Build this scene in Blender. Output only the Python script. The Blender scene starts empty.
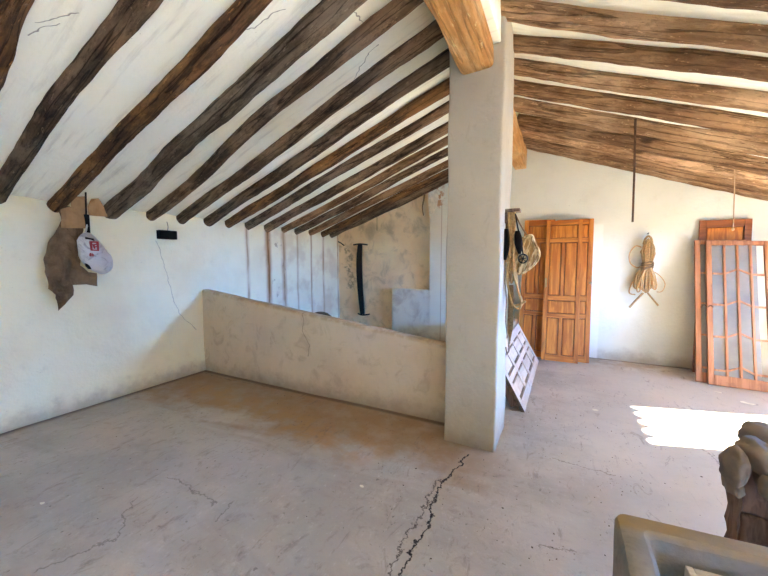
import bpy, bmesh, math, random
from mathutils import Vector, Matrix, noise, Quaternion
random.seed(7)
C = bpy.context.scene.collection
SC = bpy.context.scene
R = math.radians

# ------------------------------------------------------------------ camera
F_PX, YAW, PITCH, EYE = 346.65, R(26.97), R(4.693), 1.5
cam_d = bpy.data.cameras.new('camera'); cam = bpy.data.objects.new('camera', cam_d); C.objects.link(cam)
cam_d.sensor_fit = 'HORIZONTAL'; cam_d.sensor_width = 36.0; cam_d.lens = 36.0 * F_PX / 768.0
cam_d.clip_start = 0.02
cam.location = (0, 0, EYE); cam.rotation_euler = (math.pi / 2 - PITCH, 0, YAW)
SC.camera = cam
_f = Vector((-math.sin(YAW) * math.cos(PITCH), math.cos(YAW) * math.cos(PITCH), -math.sin(PITCH)))
_r = Vector((math.cos(YAW), math.sin(YAW), 0)); _u = _r.cross(_f)
def ray(px, py): return _f + _r * ((px - 384) / F_PX) - _u * ((py - 288) / F_PX)
def at(px, py, y):            # surveyed point on the plane y = const
    d = ray(px, py); t = y / d.y; return Vector((d.x * t, y, EYE + d.z * t))
def atx(px, py, x):           # surveyed point on the plane x = const
    d = ray(px, py); t = x / d.x; return Vector((x, d.y * t, EYE + d.z * t))
def atz(px, py, z=0.0):
    d = ray(px, py); t = (z - EYE) / d.z; return Vector((d.x * t, d.y * t, z))

# ------------------------------------------------------------------ node helper
def lin(r, g, b):
    f = lambda c: (c / 255 / 12.92) if c / 255 <= .04045 else ((c / 255 + .055) / 1.055) ** 2.4
    return (f(r), f(g), f(b), 1.0)

class V:                      # a float socket with arithmetic
    def __init__(s, m, sock): s.m, s.k = m, sock
    def _op(s, op, o, rev=False, clamp=False):
        n = s.m.t.nodes.new('ShaderNodeMath'); n.operation = op; n.use_clamp = clamp
        a, b = (o, s) if rev else (s, o)
        for i, x in enumerate((a, b)):
            if x is None: continue
            if isinstance(x, V): s.m.t.links.new(x.k, n.inputs[i])
            else: n.inputs[i].default_value = x
        return V(s.m, n.outputs[0])
    def __add__(s, o): return s._op('ADD', o)
    __radd__ = __add__
    def __sub__(s, o): return s._op('SUBTRACT', o)
    def __rsub__(s, o): return s._op('SUBTRACT', o, True)
    def __mul__(s, o): return s._op('MULTIPLY', o)
    __rmul__ = __mul__
    def __truediv__(s, o): return s._op('DIVIDE', o)
    def abs(s): return s._op('ABSOLUTE', None)
    def min(s, o): return s._op('MINIMUM', o)
    def max(s, o): return s._op('MAXIMUM', o)
    def pow(s, o): return s._op('POWER', o)
    def clamp(s): return s._op('ADD', 0.0, clamp=True)
    def step(s, a, b):        # smooth ramp 0 at a -> 1 at b
        n = s.m.t.nodes.new('ShaderNodeMapRange'); n.interpolation_type = 'SMOOTHSTEP'
        s.m.t.links.new(s.k, n.inputs[0])
        lo, hi, o0, o1 = (a, b, 0, 1) if a < b else (b, a, 1, 0)
        n.inputs[1].default_value, n.inputs[2].default_value, n.inputs[3].default_value, n.inputs[4].default_value = lo, hi, o0, o1
        return V(s.m, n.outputs[0])

class Mat:
    def __init__(s, name, rough=.9, spec=.2, coord='Object'):
        s.mat = bpy.data.materials.new(name); s.mat.use_nodes = True
        s.t = s.mat.node_tree; s.b = s.t.nodes['Principled BSDF']
        s.b.inputs['Roughness'].default_value = rough
        s.b.inputs['Specular IOR Level'].default_value = spec
        tc = s.t.nodes.new('ShaderNodeTexCoord'); s.co = tc.outputs[coord]
        sx = s.t.nodes.new('ShaderNodeSeparateXYZ'); s.t.links.new(s.co, sx.inputs[0])
        s.x, s.y, s.z = (V(s, o) for o in sx.outputs)
        s.h = None
    def vec(s, sx=1, sy=1, sz=1, off=(0, 0, 0)):
        n = s.t.nodes.new('ShaderNodeMapping'); s.t.links.new(s.co, n.inputs[0])
        n.inputs['Scale'].default_value = (sx, sy, sz); n.inputs['Location'].default_value = off
        return n.outputs[0]
    def noise(s, scale, detail=4, rough=.55, stretch=(1, 1, 1), dist=0, off=(0, 0, 0)):
        n = s.t.nodes.new('ShaderNodeTexNoise'); s.t.links.new(s.vec(*stretch, off=off), n.inputs['Vector'])
        n.inputs['Scale'].default_value = scale; n.inputs['Detail'].default_value = detail
        n.inputs['Roughness'].default_value = rough; n.inputs['Distortion'].default_value = dist
        return V(s, n.outputs[0])
    def voro(s, scale, stretch=(1, 1, 1)):
        n = s.t.nodes.new('ShaderNodeTexVoronoi'); s.t.links.new(s.vec(*stretch), n.inputs['Vector'])
        n.inputs['Scale'].default_value = scale
        return V(s, n.outputs['Distance'])
    def mix(s, f, a, b, mode='MIX'):
        n = s.t.nodes.new('ShaderNodeMix'); n.data_type = 'RGBA'; n.blend_type = mode
        for i, v in ((0, f), (6, a), (7, b)):
            if isinstance(v, V): s.t.links.new(v.k, n.inputs[i])
            elif hasattr(v, 'is_output'): s.t.links.new(v, n.inputs[i])
            else: n.inputs[i].default_value = v
        return n.outputs[2]
    def color(s, c):
        if hasattr(c, 'is_output'): s.t.links.new(c, s.b.inputs['Base Color'])
        else: s.b.inputs['Base Color'].default_value = c
        return s
    def bump(s, h, strength=.3, dist=.02):
        n = s.t.nodes.new('ShaderNodeBump'); n.inputs['Strength'].default_value = strength
        n.inputs['Distance'].default_value = dist
        s.t.links.new(h.k, n.inputs['Height']); s.t.links.new(n.outputs[0], s.b.inputs['Normal'])
        return s
    def seg(s, X, Y, a, b):   # distance to the segment a-b
        ax, ay = a; bx, by = b; dx, dy = bx - ax, by - ay; l2 = dx * dx + dy * dy
        t = (((X - ax) * dx + (Y - ay) * dy) / l2).clamp()
        ex = X - ax - t * dx; ey = Y - ay - t * dy
        return (ex * ex + ey * ey).pow(.5)
    def poly(s, X, Y, pts):
        d = None
        for a, b in zip(pts, pts[1:]):
            e = s.seg(X, Y, a, b); d = e if d is None else d.min(e)
        return d

# ------------------------------------------------------------------ materials
def plaster(name, base, dirt, amount=.5, bump=.35, low_dirt=True, extra=None):
    m = Mat(name, .95, .1)
    n1 = m.noise(1.3, 5, .6); n2 = m.noise(7, 5, .65); n3 = m.noise(28, 3, .6)
    c = m.mix((n1.step(.38, .72)) * amount, base, dirt)
    c = m.mix(n2.step(.55, .8) * (.45 * amount), c, tuple(v * .78 for v in dirt[:3]) + (1,))
    sp = m.noise(55, 2, .5).step(.70, .78) * m.noise(3, 2).step(.5, .65)
    c = m.mix(sp * .35, c, lin(120, 105, 88))
    if low_dirt:
        ld = (m.z + (n2 - .5) * .35).step(.22, -.02)
        c = m.mix(ld * .55, c, lin(150, 128, 104))
    h = n2 * .6 + n3 * .25 + n1 * .8
    if extra: c, h = extra(m, c, h)
    m.color(c); m.bump(h, bump, .03)
    return m.mat

def left_wall_extra(m, c, h):
    wob = (m.noise(3, 2) - .5) * .03
    st = None; halo = None
    zf = m.z.step(-.2, 1.2) * .5 + .5
    for yy, w, k in ((3.79, .06, .6), (4.22, .10, 1.0), (4.57, .09, .85), (4.92, .05, .45), (5.31, .05, .55), (5.69, .06, .6), (6.2, .06, .7)):
        d = (m.y + wob - yy).abs()
        e = d.step(.016, .003) * k; g = d.step(w, .0) * k
        st = e if st is None else st.max(e); halo = g if halo is None else halo.max(g)
    brk = m.noise(5, 4, .6, stretch=(1, 1, .3)).step(.32, .58)
    c = m.mix(halo * zf * (brk * .6 + .4), c, lin(166, 112, 66))
    c = m.mix(st * zf * (brk * .7 + .1), c, lin(112, 78, 50))
    # damp tide marks between the drips
    damp = (m.y + (m.noise(2.5, 4) - .5) * .6).step(4.0, 4.25) * (m.noise(2.2, 4, off=(3, 1, 0))).step(.46, .62)
    c = m.mix(damp * .35, c, lin(190, 158, 120))
    spots = m.noise(9, 3, off=(0, 5, 0)).step(.62, .7) * (m.y).step(4.1, 4.3) * m.y.step(4.75, 4.5)
    c = m.mix(spots * .5, c, lin(120, 100, 80))
    X = m.y + (m.noise(6, 3) - .5) * .10; Y = m.z + (m.noise(6, 3, off=(4, 0, 0)) - .5) * .06
    cr = m.poly(X, Y, [(2.45, 1.72), (2.52, 1.5), (2.57, 1.25), (2.68, .82), (2.9, .58)]).step(.006, .001)
    c = m.mix(cr * .55, c, lin(110, 95, 80))
    return c, h - cr * .6

def back_wall_extra(m, c, h):
    # grime in the recess, rust stain at the top of the corner, repaired lighter rectangle beside the door leaves
    rec = m.x.step(-2.1, -2.2)
    c = m.mix(rec * (m.noise(3.5, 5, .65, dist=.6).step(.46, .70)) * .45, c, lin(150, 124, 102))
    mark = m.poly(m.x + (m.noise(8, 3) - .5) * .25, m.z, [(-4.1, 1.75), (-3.95, 1.55), (-4.05, 1.3), (-3.9, 1.1), (-4.0, .9)]).step(.10, .03)
    c = m.mix(mark * m.noise(14, 4).step(.42, .6) * .55, c, lin(100, 84, 74))
    rust = m.seg(m.x + (m.noise(9, 4) - .5) * .2, m.z, (-1.98, 2.85), (-1.98, 2.5)).step(.12, .02)
    c = m.mix(rust * m.noise(16, 4).step(.4, .55) * .8, c, lin(176, 112, 52))
    seam = (m.x + 1.94).abs().step(.012, .003) * m.z.step(2.6, 2.5)
    c = m.mix(seam * .5, c, lin(150, 112, 80))
    pale = m.x.step(.40, .44) * m.x.step(.56, .53) * m.z.step(2.05, 2.0)
    c = m.mix(pale * .5, c, lin(246, 244, 230))
    return c, h

M = {}
M['wall_l'] = plaster('whitewash_left', lin(238, 231, 200), lin(220, 207, 172), .55, .35, True, left_wall_extra)
M['wall_b'] = plaster('whitewash_back', lin(222, 219, 200), lin(206, 200, 177), .5, .3, True, back_wall_extra)
M['wall_o'] = plaster('whitewash_plain', lin(226, 220, 206), lin(206, 194, 174), .5, .3)
M['recess'] = plaster('whitewash_grimy', lin(248, 222, 178), lin(230, 196, 150), .7, .35, False, back_wall_extra)

def ceil_extra(m, c, h):
    st = m.noise(3, 4, .6, stretch=(.6, 6, .6))
    c = m.mix(st.step(.5, .75) * .35, c, lin(176, 172, 160))
    X = m.x + (m.noise(5, 3) - .5) * .2; Y = m.y + (m.noise(5, 3, off=(2, 0, 0)) - .5) * .12
    cr = None
    for p in ([(-2.5, .87), (-2.4, .95)], [(-2.42, .88), (-2.3, .99)], [(-1.9, 1.62), (-1.55, 1.75)], [(-1.25, 2.0), (-1.3, 2.2)], [(-1.3, 2.45), (-1.6, 2.6)]):
        e = m.poly(X, Y, p).step(.0045, .001); cr = e if cr is None else cr.max(e)
    c = m.mix(cr * .6, c, lin(70, 64, 56))
    return c, h + st * .5 - cr
M['ceil'] = plaster('ceiling_limewash', lin(252, 252, 236), lin(240, 239, 219), .5, .35, False, ceil_extra)

def pil_extra(m, c, h):
    tr = m.noise(9, 5, .65, stretch=(1, 1, .6), dist=.8)
    c = m.mix(tr.step(.55, .72) * .25, c, lin(142, 128, 112))
    return c, h + tr * .6
M['pillar'] = plaster('pillar_render', lin(190, 180, 160), lin(174, 162, 142), .6, .45, True, pil_extra)

def half_extra(m, c, h):
    tr = m.noise(5, 5, .65, dist=.8)
    c = m.mix(tr.step(.5, .7) * .35, c, lin(150, 128, 108))
    X = m.x + (m.noise(7, 3) - .5) * .08
    cr = m.poly(X, m.z, [(-2.55, .95), (-2.56, .7), (-2.47, .55), (-2.5, .42)]).step(.008, .002)
    c = m.mix(cr * .5, c, lin(110, 95, 82))
    e = (m.z - (1.092 - .1096 * (m.x + 4.21))).step(-.05, -.012) 
    c = m.mix(e * m.noise(9, 3).step(.35, .6) * .6, c, lin(176, 142, 108))
    return c, h + tr * .4 - cr * .5
M['half'] = plaster('parapet_render', lin(212, 194, 168), lin(194, 175, 149), .6, .35, True, half_extra)

def floor_mat():
    m = Mat('worn_concrete', .88, .2)
    n1 = m.noise(.9, 5, .6); n2 = m.noise(4.5, 6, .65); n3 = m.noise(22, 4, .6); n4 = m.noise(2.2, 5, .6, stretch=(.5, 1.4, 1), dist=.6)
    c = m.mix(n1.step(.35, .68), lin(170, 161, 150), lin(192, 181, 168))
    c = m.mix(n4.step(.48, .72) * .4, c, lin(146, 134, 123))
    c = m.mix(n2.step(.55, .78) * .4, c, lin(206, 195, 181))
    c = m.mix(m.noise(11, 6, .75, dist=.5, off=(1, 8, 0)).step(.52, .68) * .35, c, lin(132, 119, 108))
    c = m.mix(m.noise(30, 5, .75, stretch=(1, .5, 1), off=(3, 8, 0)).step(.56, .70) * .3, c, lin(214, 203, 190))
    # paler concrete towards the right half
    c = m.mix((m.x + (n1 - .5) * 1.6).step(-.5, .8) * .6, c, lin(216, 204, 190))
    # ochre soil trodden along the parapet; the parapet's shadow is painted in too
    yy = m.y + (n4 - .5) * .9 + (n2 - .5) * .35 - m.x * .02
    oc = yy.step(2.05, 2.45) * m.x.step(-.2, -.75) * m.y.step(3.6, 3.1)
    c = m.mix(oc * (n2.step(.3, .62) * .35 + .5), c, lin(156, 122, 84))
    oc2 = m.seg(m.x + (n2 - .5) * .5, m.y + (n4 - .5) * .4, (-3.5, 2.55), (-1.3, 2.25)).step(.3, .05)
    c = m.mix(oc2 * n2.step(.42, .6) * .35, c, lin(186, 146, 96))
    bw = m.y.step(5.2, 5.9) * (n2.step(.35, .6)) * m.x.step(.2, .6)
    c = m.mix(bw * .5, c, lin(166, 138, 104))
    scf = m.noise(6.5, 6, .75, stretch=(1.6, .5, 1), dist=1.0, off=(2, 6, 0)).step(.56, .68)
    c = m.mix(scf * .45, c, lin(124, 110, 98))
    # dark specks and chips
    sp = m.noise(38, 3, .6, stretch=(1, .6, 1)).step(.655, .70) * (m.noise(2.0, 3).step(.42, .62))
    c = m.mix(sp * .6, c, lin(84, 72, 64))
    sp2 = m.noise(16, 4, .7, stretch=(.8, 1.6, 1), off=(7, 2, 0)).step(.66, .72)
    c = m.mix(sp2 * .5, c, lin(96, 84, 76))
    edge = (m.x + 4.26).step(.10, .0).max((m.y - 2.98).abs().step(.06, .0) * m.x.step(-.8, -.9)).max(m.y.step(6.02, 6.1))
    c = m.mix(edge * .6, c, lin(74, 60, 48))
    X = m.x + (m.noise(9, 4, .7) - .5) * .16; Y = m.y + (m.noise(9, 4, .7, off=(5, 3, 0)) - .5) * .14
    main = m.poly(X, Y, [(-.58, 2.6), (-.62, 2.34), (-.66, 2.1), (-.65, 1.9), (-.61, 1.72), (-.64, 1.55), (-.6, 1.36), (-.62, 1.1)])
    mainm = main.step(.011, .003)
    X2 = m.x + (m.noise(14, 4, .7, off=(9, 0, 0)) - .5) * .16
    br = m.poly(X2, Y, [(-.68, 2.2), (-.70, 2.0), (-.68, 1.8), (-.70, 1.55), (-.66, 1.3)]).step(.008, .002)
    fine = None
    for p in ([(133.7, 499.6), (113, 538), (81, 552), (34, 572)], [(167.6, 476), (216.7, 503)], [(537, 544), (572, 552)],
              [(699, 447), (725, 467)], [(200, 372), (230, 380), (300, 392)], [(216, 520), (233, 500)], [(552, 458), (618, 476)]):
        q = [tuple(atz(*k)[:2]) for k in p]
        e = m.poly(X, Y, q).step(.008, .002); fine = e if fine is None else fine.max(e)
    c = m.mix(fine * .45, c, lin(84, 72, 64))
    halo = main.step(.07, .01)
    c = m.mix(halo * .35, c, lin(186, 166, 140))
    c = m.mix(br * .8, c, lin(62, 50, 42)); c = m.mix(mainm * .95, c, lin(30, 24, 20))
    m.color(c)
    m.bump(n2 * .5 + n3 * .25 + n1 - mainm * 2.5 - br - fine * .5 - sp * .3, .45, .02)
    return m.mat
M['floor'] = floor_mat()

def wood_log(name, dark, mid, light, lf=.5, rugged=1.0):
    m = Mat(name, .85, .2)
    oi = m.t.nodes.new('ShaderNodeObjectInfo'); rnd = V(m, oi.outputs['Random'])
    g = m.noise(9, 8, .7, stretch=(.14, 2.4, 2.4), dist=.4)
    b = m.noise(2.6, 5, .65, stretch=(.6, 1.8, 1.8)); p = m.noise(24, 6, .75, stretch=(.35, 1, 1))
    bark = m.noise(3.4, 6, .7, stretch=(.5, 1.6, 1.6), off=(4, 9, 1)).step(.50, .57)
    c = m.mix(g.step(.38, .62), dark, mid)
    c = m.mix(b.step(.46, .62) * lf, c, light)
    c = m.mix(bark * (.55 * rugged), c, tuple(v * .62 for v in dark[:3]) + (1,))
    c = m.mix(p.step(.54, .66) * (.6 * rugged), c, tuple(v * .40 for v in dark[:3]) + (1,))
    fl = m.noise(34, 4, .7, stretch=(.3, 1, 1), off=(8, 4, 2)).step(.60, .68)
    c = m.mix(fl * .5, c, tuple(min(1, v * 1.5) for v in light[:3]) + (1,))
    ck = (m.noise(5, 3, .5, stretch=(.10, 2.6, 2.6), off=(2, 2, 7)) - .5).abs().step(.022, .006)
    c = m.mix(ck * (.75 * rugged), c, tuple(v * .22 for v in dark[:3]) + (1,))
    kn = m.voro(3.2, (.5, 1.3, 1.3)).step(.14, .05)
    c = m.mix(kn * .75, c, tuple(v * .3 for v in dark[:3]) + (1,))
    chalk = m.noise(12, 5, .7, stretch=(.6, 1, 1), off=(1, 4, 2)).step(.66, .74)
    c = m.mix(chalk * .4, c, lin(196, 182, 158))
    hs = m.t.nodes.new('ShaderNodeHueSaturation'); m.t.links.new(c, hs.inputs['Color'])
    m.t.links.new((rnd * .45 + .78).k, hs.inputs['Value'])
    m.color(hs.outputs[0]); m.bump(g * .8 + p * 1.0 - kn - ck * 1.2 - bark * .4, 1.0, .03)
    return m.mat
M['log_dark'] = wood_log('dark_pine_log', lin(80, 62, 47), lin(128, 102, 79), lin(164, 136, 108), .65, .9)
M['log_grey'] = wood_log('grey_pine_log', lin(98, 82, 64), lin(148, 127, 104), lin(176, 155, 130), .6, .9)
M['log_red'] = wood_log('reddish_pine_log', lin(88, 63, 43), lin(138, 101, 70), lin(186, 132, 80), .65, .9)
M['log_tan'] = wood_log('tan_pine_log', lin(138, 104, 72), lin(182, 142, 104), lin(214, 178, 138), .75, .6)
M['log_tan2'] = wood_log('brown_pine_log', lin(122, 90, 62), lin(166, 126, 90), lin(200, 160, 118), .65, .65)
M['hewn'] = wood_log('hewn_orange_pine', lin(206, 146, 84), lin(232, 174, 106), lin(242, 200, 142), .7, .3)

def wood(name, a, b, axis='z', rough=.5, spec=.35, scale=9, dirt=None):
    m = Mat(name, rough, spec)
    st = {'z': (2.2, 2.2, .18), 'x': (.18, 2.2, 2.2), 'y': (2.2, .18, 2.2)}[axis]
    g = m.noise(scale, 5, .6, stretch=st, dist=.8); n = m.noise(3, 4, .6)
    c = m.mix(g.step(.38, .62), a, b)
    c = m.mix(n.step(.52, .75) * .3, c, tuple(v * .6 for v in a[:3]) + (1,))
    if dirt: c = m.mix(m.noise(7, 5, .7).step(.55, .7) * .5, c, dirt)
    m.color(c); m.bump(g, .12, .01)
    return m.mat
M['door'] = wood('varnished_orange_pine', lin(166, 90, 32), lin(204, 126, 52))
M['door_h'] = wood('varnished_orange_pine_cross', lin(168, 92, 32), lin(206, 128, 52), 'x')
M['door_p'] = wood('varnished_orange_panel', lin(174, 96, 32), lin(212, 132, 52))
M['door_g'] = wood('painted_groove_shade', lin(112, 58, 24), lin(140, 78, 34))  # groove shade put into the wood colour, so panel grooves read deeper
M['win'] = wood('weathered_pine_sash', lin(156, 100, 62), lin(186, 126, 84), 'z', .6, dirt=lin(120, 84, 60))
M['brown_door'] = wood('dark_brown_panel', lin(124, 70, 36), lin(150, 88, 48), 'x')
M['white_panel'] = wood('old_white_paint', lin(192, 170, 150), lin(208, 187, 167), 'y', .6, .3, 6, lin(170, 140, 116))
M['panel_groove'] = wood('bare_brown_edge', lin(92, 68, 48), lin(120, 92, 66), 'y', .8)
M['old_board'] = wood('added_blocker_board', lin(98, 78, 66), lin(140, 112, 94), 'z', .9, .1, 12, lin(176, 158, 144))
M['pale_wood'] = wood('pale_bare_wood', lin(186, 172, 156), lin(206, 194, 180), 'x', .8)

def plain(name, col, rough=.6, spec=.3, metal=0, var=.25, scale=14, bump=.15):
    m = Mat(name, rough, spec); m.b.inputs['Metallic'].default_value = metal
    n = m.noise(scale, 4, .6)
    m.color(m.mix(n.step(.35, .7), col, tuple(v * (1 - var) for v in col[:3]) + (1,))); m.bump(n, bump, .01)
    return m.mat
M['black'] = plain('black_plastic', lin(20, 19, 19), .8, .12)
M['iron'] = plain('dark_iron', lin(44, 36, 32), .6, .3, .4)
M['rust'] = plain('rusty_iron', lin(108, 78, 58), .8, .2, .2, .4)
M['leather'] = plain('black_leather', lin(30, 23, 20), .9, .08)
M['chrome'] = plain('worn_brass', lin(176, 150, 104), .35, .5, .8)
M['rope'] = plain('esparto_rope', lin(196, 156, 104), .95, .1, 0, .4, 60, .5)
M['rope_d'] = plain('old_brown_rope', lin(140, 112, 78), .95, .1, 0, .45, 60, .5)
M['rope_g'] = plain('grey_cord', lin(150, 138, 124), .95, .1, 0, .3, 60, .4)
M['string'] = plain('pale_string', lin(196, 160, 122), .95, .1)
M['red'] = plain('red_print', lin(168, 52, 58), .5)
M['black_print'] = plain('black_print', lin(24, 24, 26), .8, .12)
M['glassm'] = None
M['jar'] = plain('dark_clay', lin(92, 74, 54), .8, .2, 0, .4, 8)
M['pad'] = plain('tan_sackcloth', lin(136, 119, 104), .95, .1, 0, .3, 7, .5)
M['bone'] = plain('pale_debris', lin(234, 226, 204), .9, .1)
M['straw'] = plain('dark_straw_dust', lin(92, 76, 62), .95, .1, 0, .5, 3)
M['tile'] = plain('fired_clay_tile', lin(170, 110, 78), .9, .1, 0, .3, 5)
M['earth'] = plain('sunlit_terrace', lin(206, 194, 172), .95, .1, 0, .2, 3)

def basket_mat():
    m = Mat('woven_esparto', .95, .1)
    w = (m.noise(40, 3, .6, stretch=(1, 1, .3))); d = m.noise(6, 3)
    c = m.mix(w.step(.4, .62), lin(164, 128, 82), lin(236, 210, 162)); c = m.mix(d.step(.5, .7) * .3, c, lin(120, 92, 58))
    m.color(c); m.bump(w, .6, .01); return m.mat
M['basket'] = basket_mat()

def trough_mat():
    m = Mat('old_cement', .9, .2)
    n1 = m.noise(3, 5, .6); n2 = m.noise(14, 5, .65)
    c = m.mix(n1.step(.35, .68), lin(124, 117, 110), lin(152, 145, 136))
    c = m.mix(n2.step(.55, .74) * .45, c, lin(92, 83, 73))
    back = (m.z + (n2 - .5) * .05).step(.565, .60) * (m.y + (n1 - .5) * .1).step(1.33, 1.38)
    c = m.mix(back * (n1.step(.3, .6) * .5 + .4), c, lin(158, 130, 88))
    m.color(c); m.bump(n2 + n1, .5, .015); return m.mat
M['trough'] = trough_mat()

def paper_mat():
    m = Mat('brown_torn_paper', .9, .1)
    n = m.noise(7, 5, .65); v = m.noise(5, 4, .6, stretch=(1, 1, .35), dist=1.2)
    c = m.mix(n.step(.35, .7), lin(104, 82, 60), lin(134, 108, 82)); c = m.mix(v.step(.55, .7) * .6, c, lin(74, 56, 44))
    m.color(c); m.bump(v + n * .5, 1.0, .04); return m.mat
M['paper'] = paper_mat()
M['cardboard'] = plain('light_cardboard', lin(178, 142, 104), .9, .1, 0, .3, 6, .3)

def bag_mat():
    m = Mat('thin_white_plastic', .35, .5)
    n = m.noise(9, 3, .6, dist=1.5)
    m.color(m.mix(n.step(.45, .7), lin(206, 205, 206), lin(158, 156, 160)))
    m.b.inputs['Transmission Weight'].default_value = .0
    m.bump(n, .8, .03); return m.mat
M['bag'] = bag_mat()

def glass_mat():
    m = Mat('dusty_ribbed_glass', .6, .25)
    n = m.noise(30, 3, .6); d = m.noise(2.5, 4)
    m.color(m.mix(d.step(.4, .7), lin(158, 152, 140), lin(134, 128, 118)))
    m.b.inputs['Alpha'].default_value = .62
    m.bump(n, .3, .004); return m.mat
M['glassm'] = glass_mat()

# ------------------------------------------------------------------ mesh helpers
def link(name, bm, mat, parent=None, smooth=False, mods=()):
    me = bpy.data.meshes.new(name); bm.normal_update(); bm.to_mesh(me); bm.free()
    o = bpy.data.objects.new(name, me); C.objects.link(o)
    for mm in (mat if isinstance(mat, (list, tuple)) else [mat]): me.materials.append(mm)
    if smooth:
        for p in me.polygons: p.use_smooth = True
    if parent is not None: o.parent = parent
    return o
def tag(o, label, cat, group=None, kind=None):
    o['label'] = label; o['category'] = cat
    if group: o['group'] = group
    o['kind'] = kind or 'thing'
    return o
def struct(name, bm, mat, label=None, cat=None, smooth=False):
    o = link(name, bm, mat, None, smooth); o['kind'] = 'structure'
    if label: o['label'] = label
    if cat: o['category'] = cat
    return o
def thing(name, label, cat, loc=(0, 0, 0), rot=(0, 0, 0), group=None):
    o = bpy.data.objects.new(name, None); C.objects.link(o); o.empty_display_size = .1
    o.location = loc; o.rotation_euler = rot
    return tag(o, label, cat, group)
def nz(v, s=1.0): return noise.noise(Vector(v) * s)

def box(bm, lo, hi, bev=0, seg=2, mi=0):
    lo, hi = Vector(lo), Vector(hi)
    b2 = bmesh.new(); bmesh.ops.create_cube(b2, size=1)
    for v in b2.verts: v.co = Vector((lo[i] + (v.co[i] + .5) * (hi[i] - lo[i]) for i in range(3)))
    if bev: bmesh.ops.bevel(b2, geom=list(b2.edges), offset=bev, segments=seg, affect='EDGES', profile=.5)
    for f in b2.faces: f.material_index = mi
    me = bpy.data.meshes.new('t'); b2.to_mesh(me); b2.free(); bm.from_mesh(me); bpy.data.meshes.remove(me)
def roughen(bm, amp, sc, seed=0):
    for v in bm.verts:
        p = v.co * sc + Vector((seed, seed * 2.3, seed * .7))
        v.co += Vector((noise.noise(p), noise.noise(p + Vector((31, 7, 2))), noise.noise(p + Vector((3, 57, 11))))) * amp
def subdiv_box(lo, hi, step, bev, amp, sc, seed=0):
    bm = bmesh.new(); lo, hi = Vector(lo), Vector(hi)
    box(bm, lo, hi)
    for ax in range(3):
        n = int((hi[ax] - lo[ax]) / step)
        for k in range(1, n + 1):
            co = lo[ax] + (hi[ax] - lo[ax]) * k / (n + 1); nrm = Vector((0, 0, 0)); nrm[ax] = 1
            pc = Vector((0, 0, 0)); pc[ax] = co
            bmesh.ops.bisect_plane(bm, geom=bm.verts[:] + bm.edges[:] + bm.faces[:], plane_co=pc, plane_no=nrm)
    if bev:
        es = [e for e in bm.edges if len(e.link_faces) == 2 and e.calc_face_angle(0) > .8]
        bmesh.ops.bevel(bm, geom=es, offset=bev, segments=3, affect='EDGES', profile=.5)
    if amp: roughen(bm, amp, sc, seed)
    return bm
def catmull(pts, n=6):
    P = [Vector(p) for p in pts]; out = []
    for i in range(len(P) - 1):
        p0 = P[max(i - 1, 0)]; p1, p2 = P[i], P[i + 1]; p3 = P[min(i + 2, len(P) - 1)]
        for k in range(n):
            t = k / n
            out.append(.5 * ((2 * p1) + (p2 - p0) * t + (2 * p0 - 5 * p1 + 4 * p2 - p3) * t * t + (3 * p1 - p0 - 3 * p2 + p3) * t ** 3))
    out.append(P[-1]); return out
def tube(bm, pts, r, seg=8, closed=False, rad=None, mi=0):
    pts = [Vector(p) for p in pts]; n = len(pts); rings = []
    up = None
    for i, p in enumerate(pts):
        if closed: d = pts[(i + 1) % n] - pts[i - 1]
        else: d = pts[min(i + 1, n - 1)] - pts[max(i - 1, 0)]
        if d.length < 1e-9: d = Vector((0, 0, 1))
        d.normalize()
        if up is None:
            up = d.orthogonal().normalized()
        up = (up - d * up.dot(d))
        if up.length < 1e-6: up = d.orthogonal()
        up.normalize(); s = d.cross(up)
        rr = rad(i / max(n - 1, 1)) if rad else r
        rings.append([bm.verts.new(p + (up * math.cos(a) + s * math.sin(a)) * rr) for a in (2 * math.pi * k / seg for k in range(seg))])
    m = n if closed else n - 1
    for i in range(m):
        a, b = rings[i], rings[(i + 1) % n]
        for k in range(seg):
            f = bm.faces.new((a[k], a[(k + 1) % seg], b[(k + 1) % seg], b[k])); f.smooth = True; f.material_index = mi
    if not closed:
        bm.faces.new(rings[0][::-1]).material_index = mi; bm.faces.new(rings[-1]).material_index = mi
def blob(bm, c, rad, amp=.1, sc=4, sub=3, seed=0, rot=None):
    b2 = bmesh.new(); bmesh.ops.create_icosphere(b2, subdivisions=sub, radius=1)
    for v in b2.verts:
        k = 1 + amp * noise.noise(v.co * sc * .5 + Vector((seed, 3, seed)))
        q = Vector((v.co.x * rad[0], v.co.y * rad[1], v.co.z * rad[2])) * k
        if rot: q.rotate(rot)
        v.co = q + Vector(c)
    for f in b2.faces: f.smooth = True
    me = bpy.data.meshes.new('t'); b2.to_mesh(me); b2.free(); bm.from_mesh(me); bpy.data.meshes.remove(me)
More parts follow.
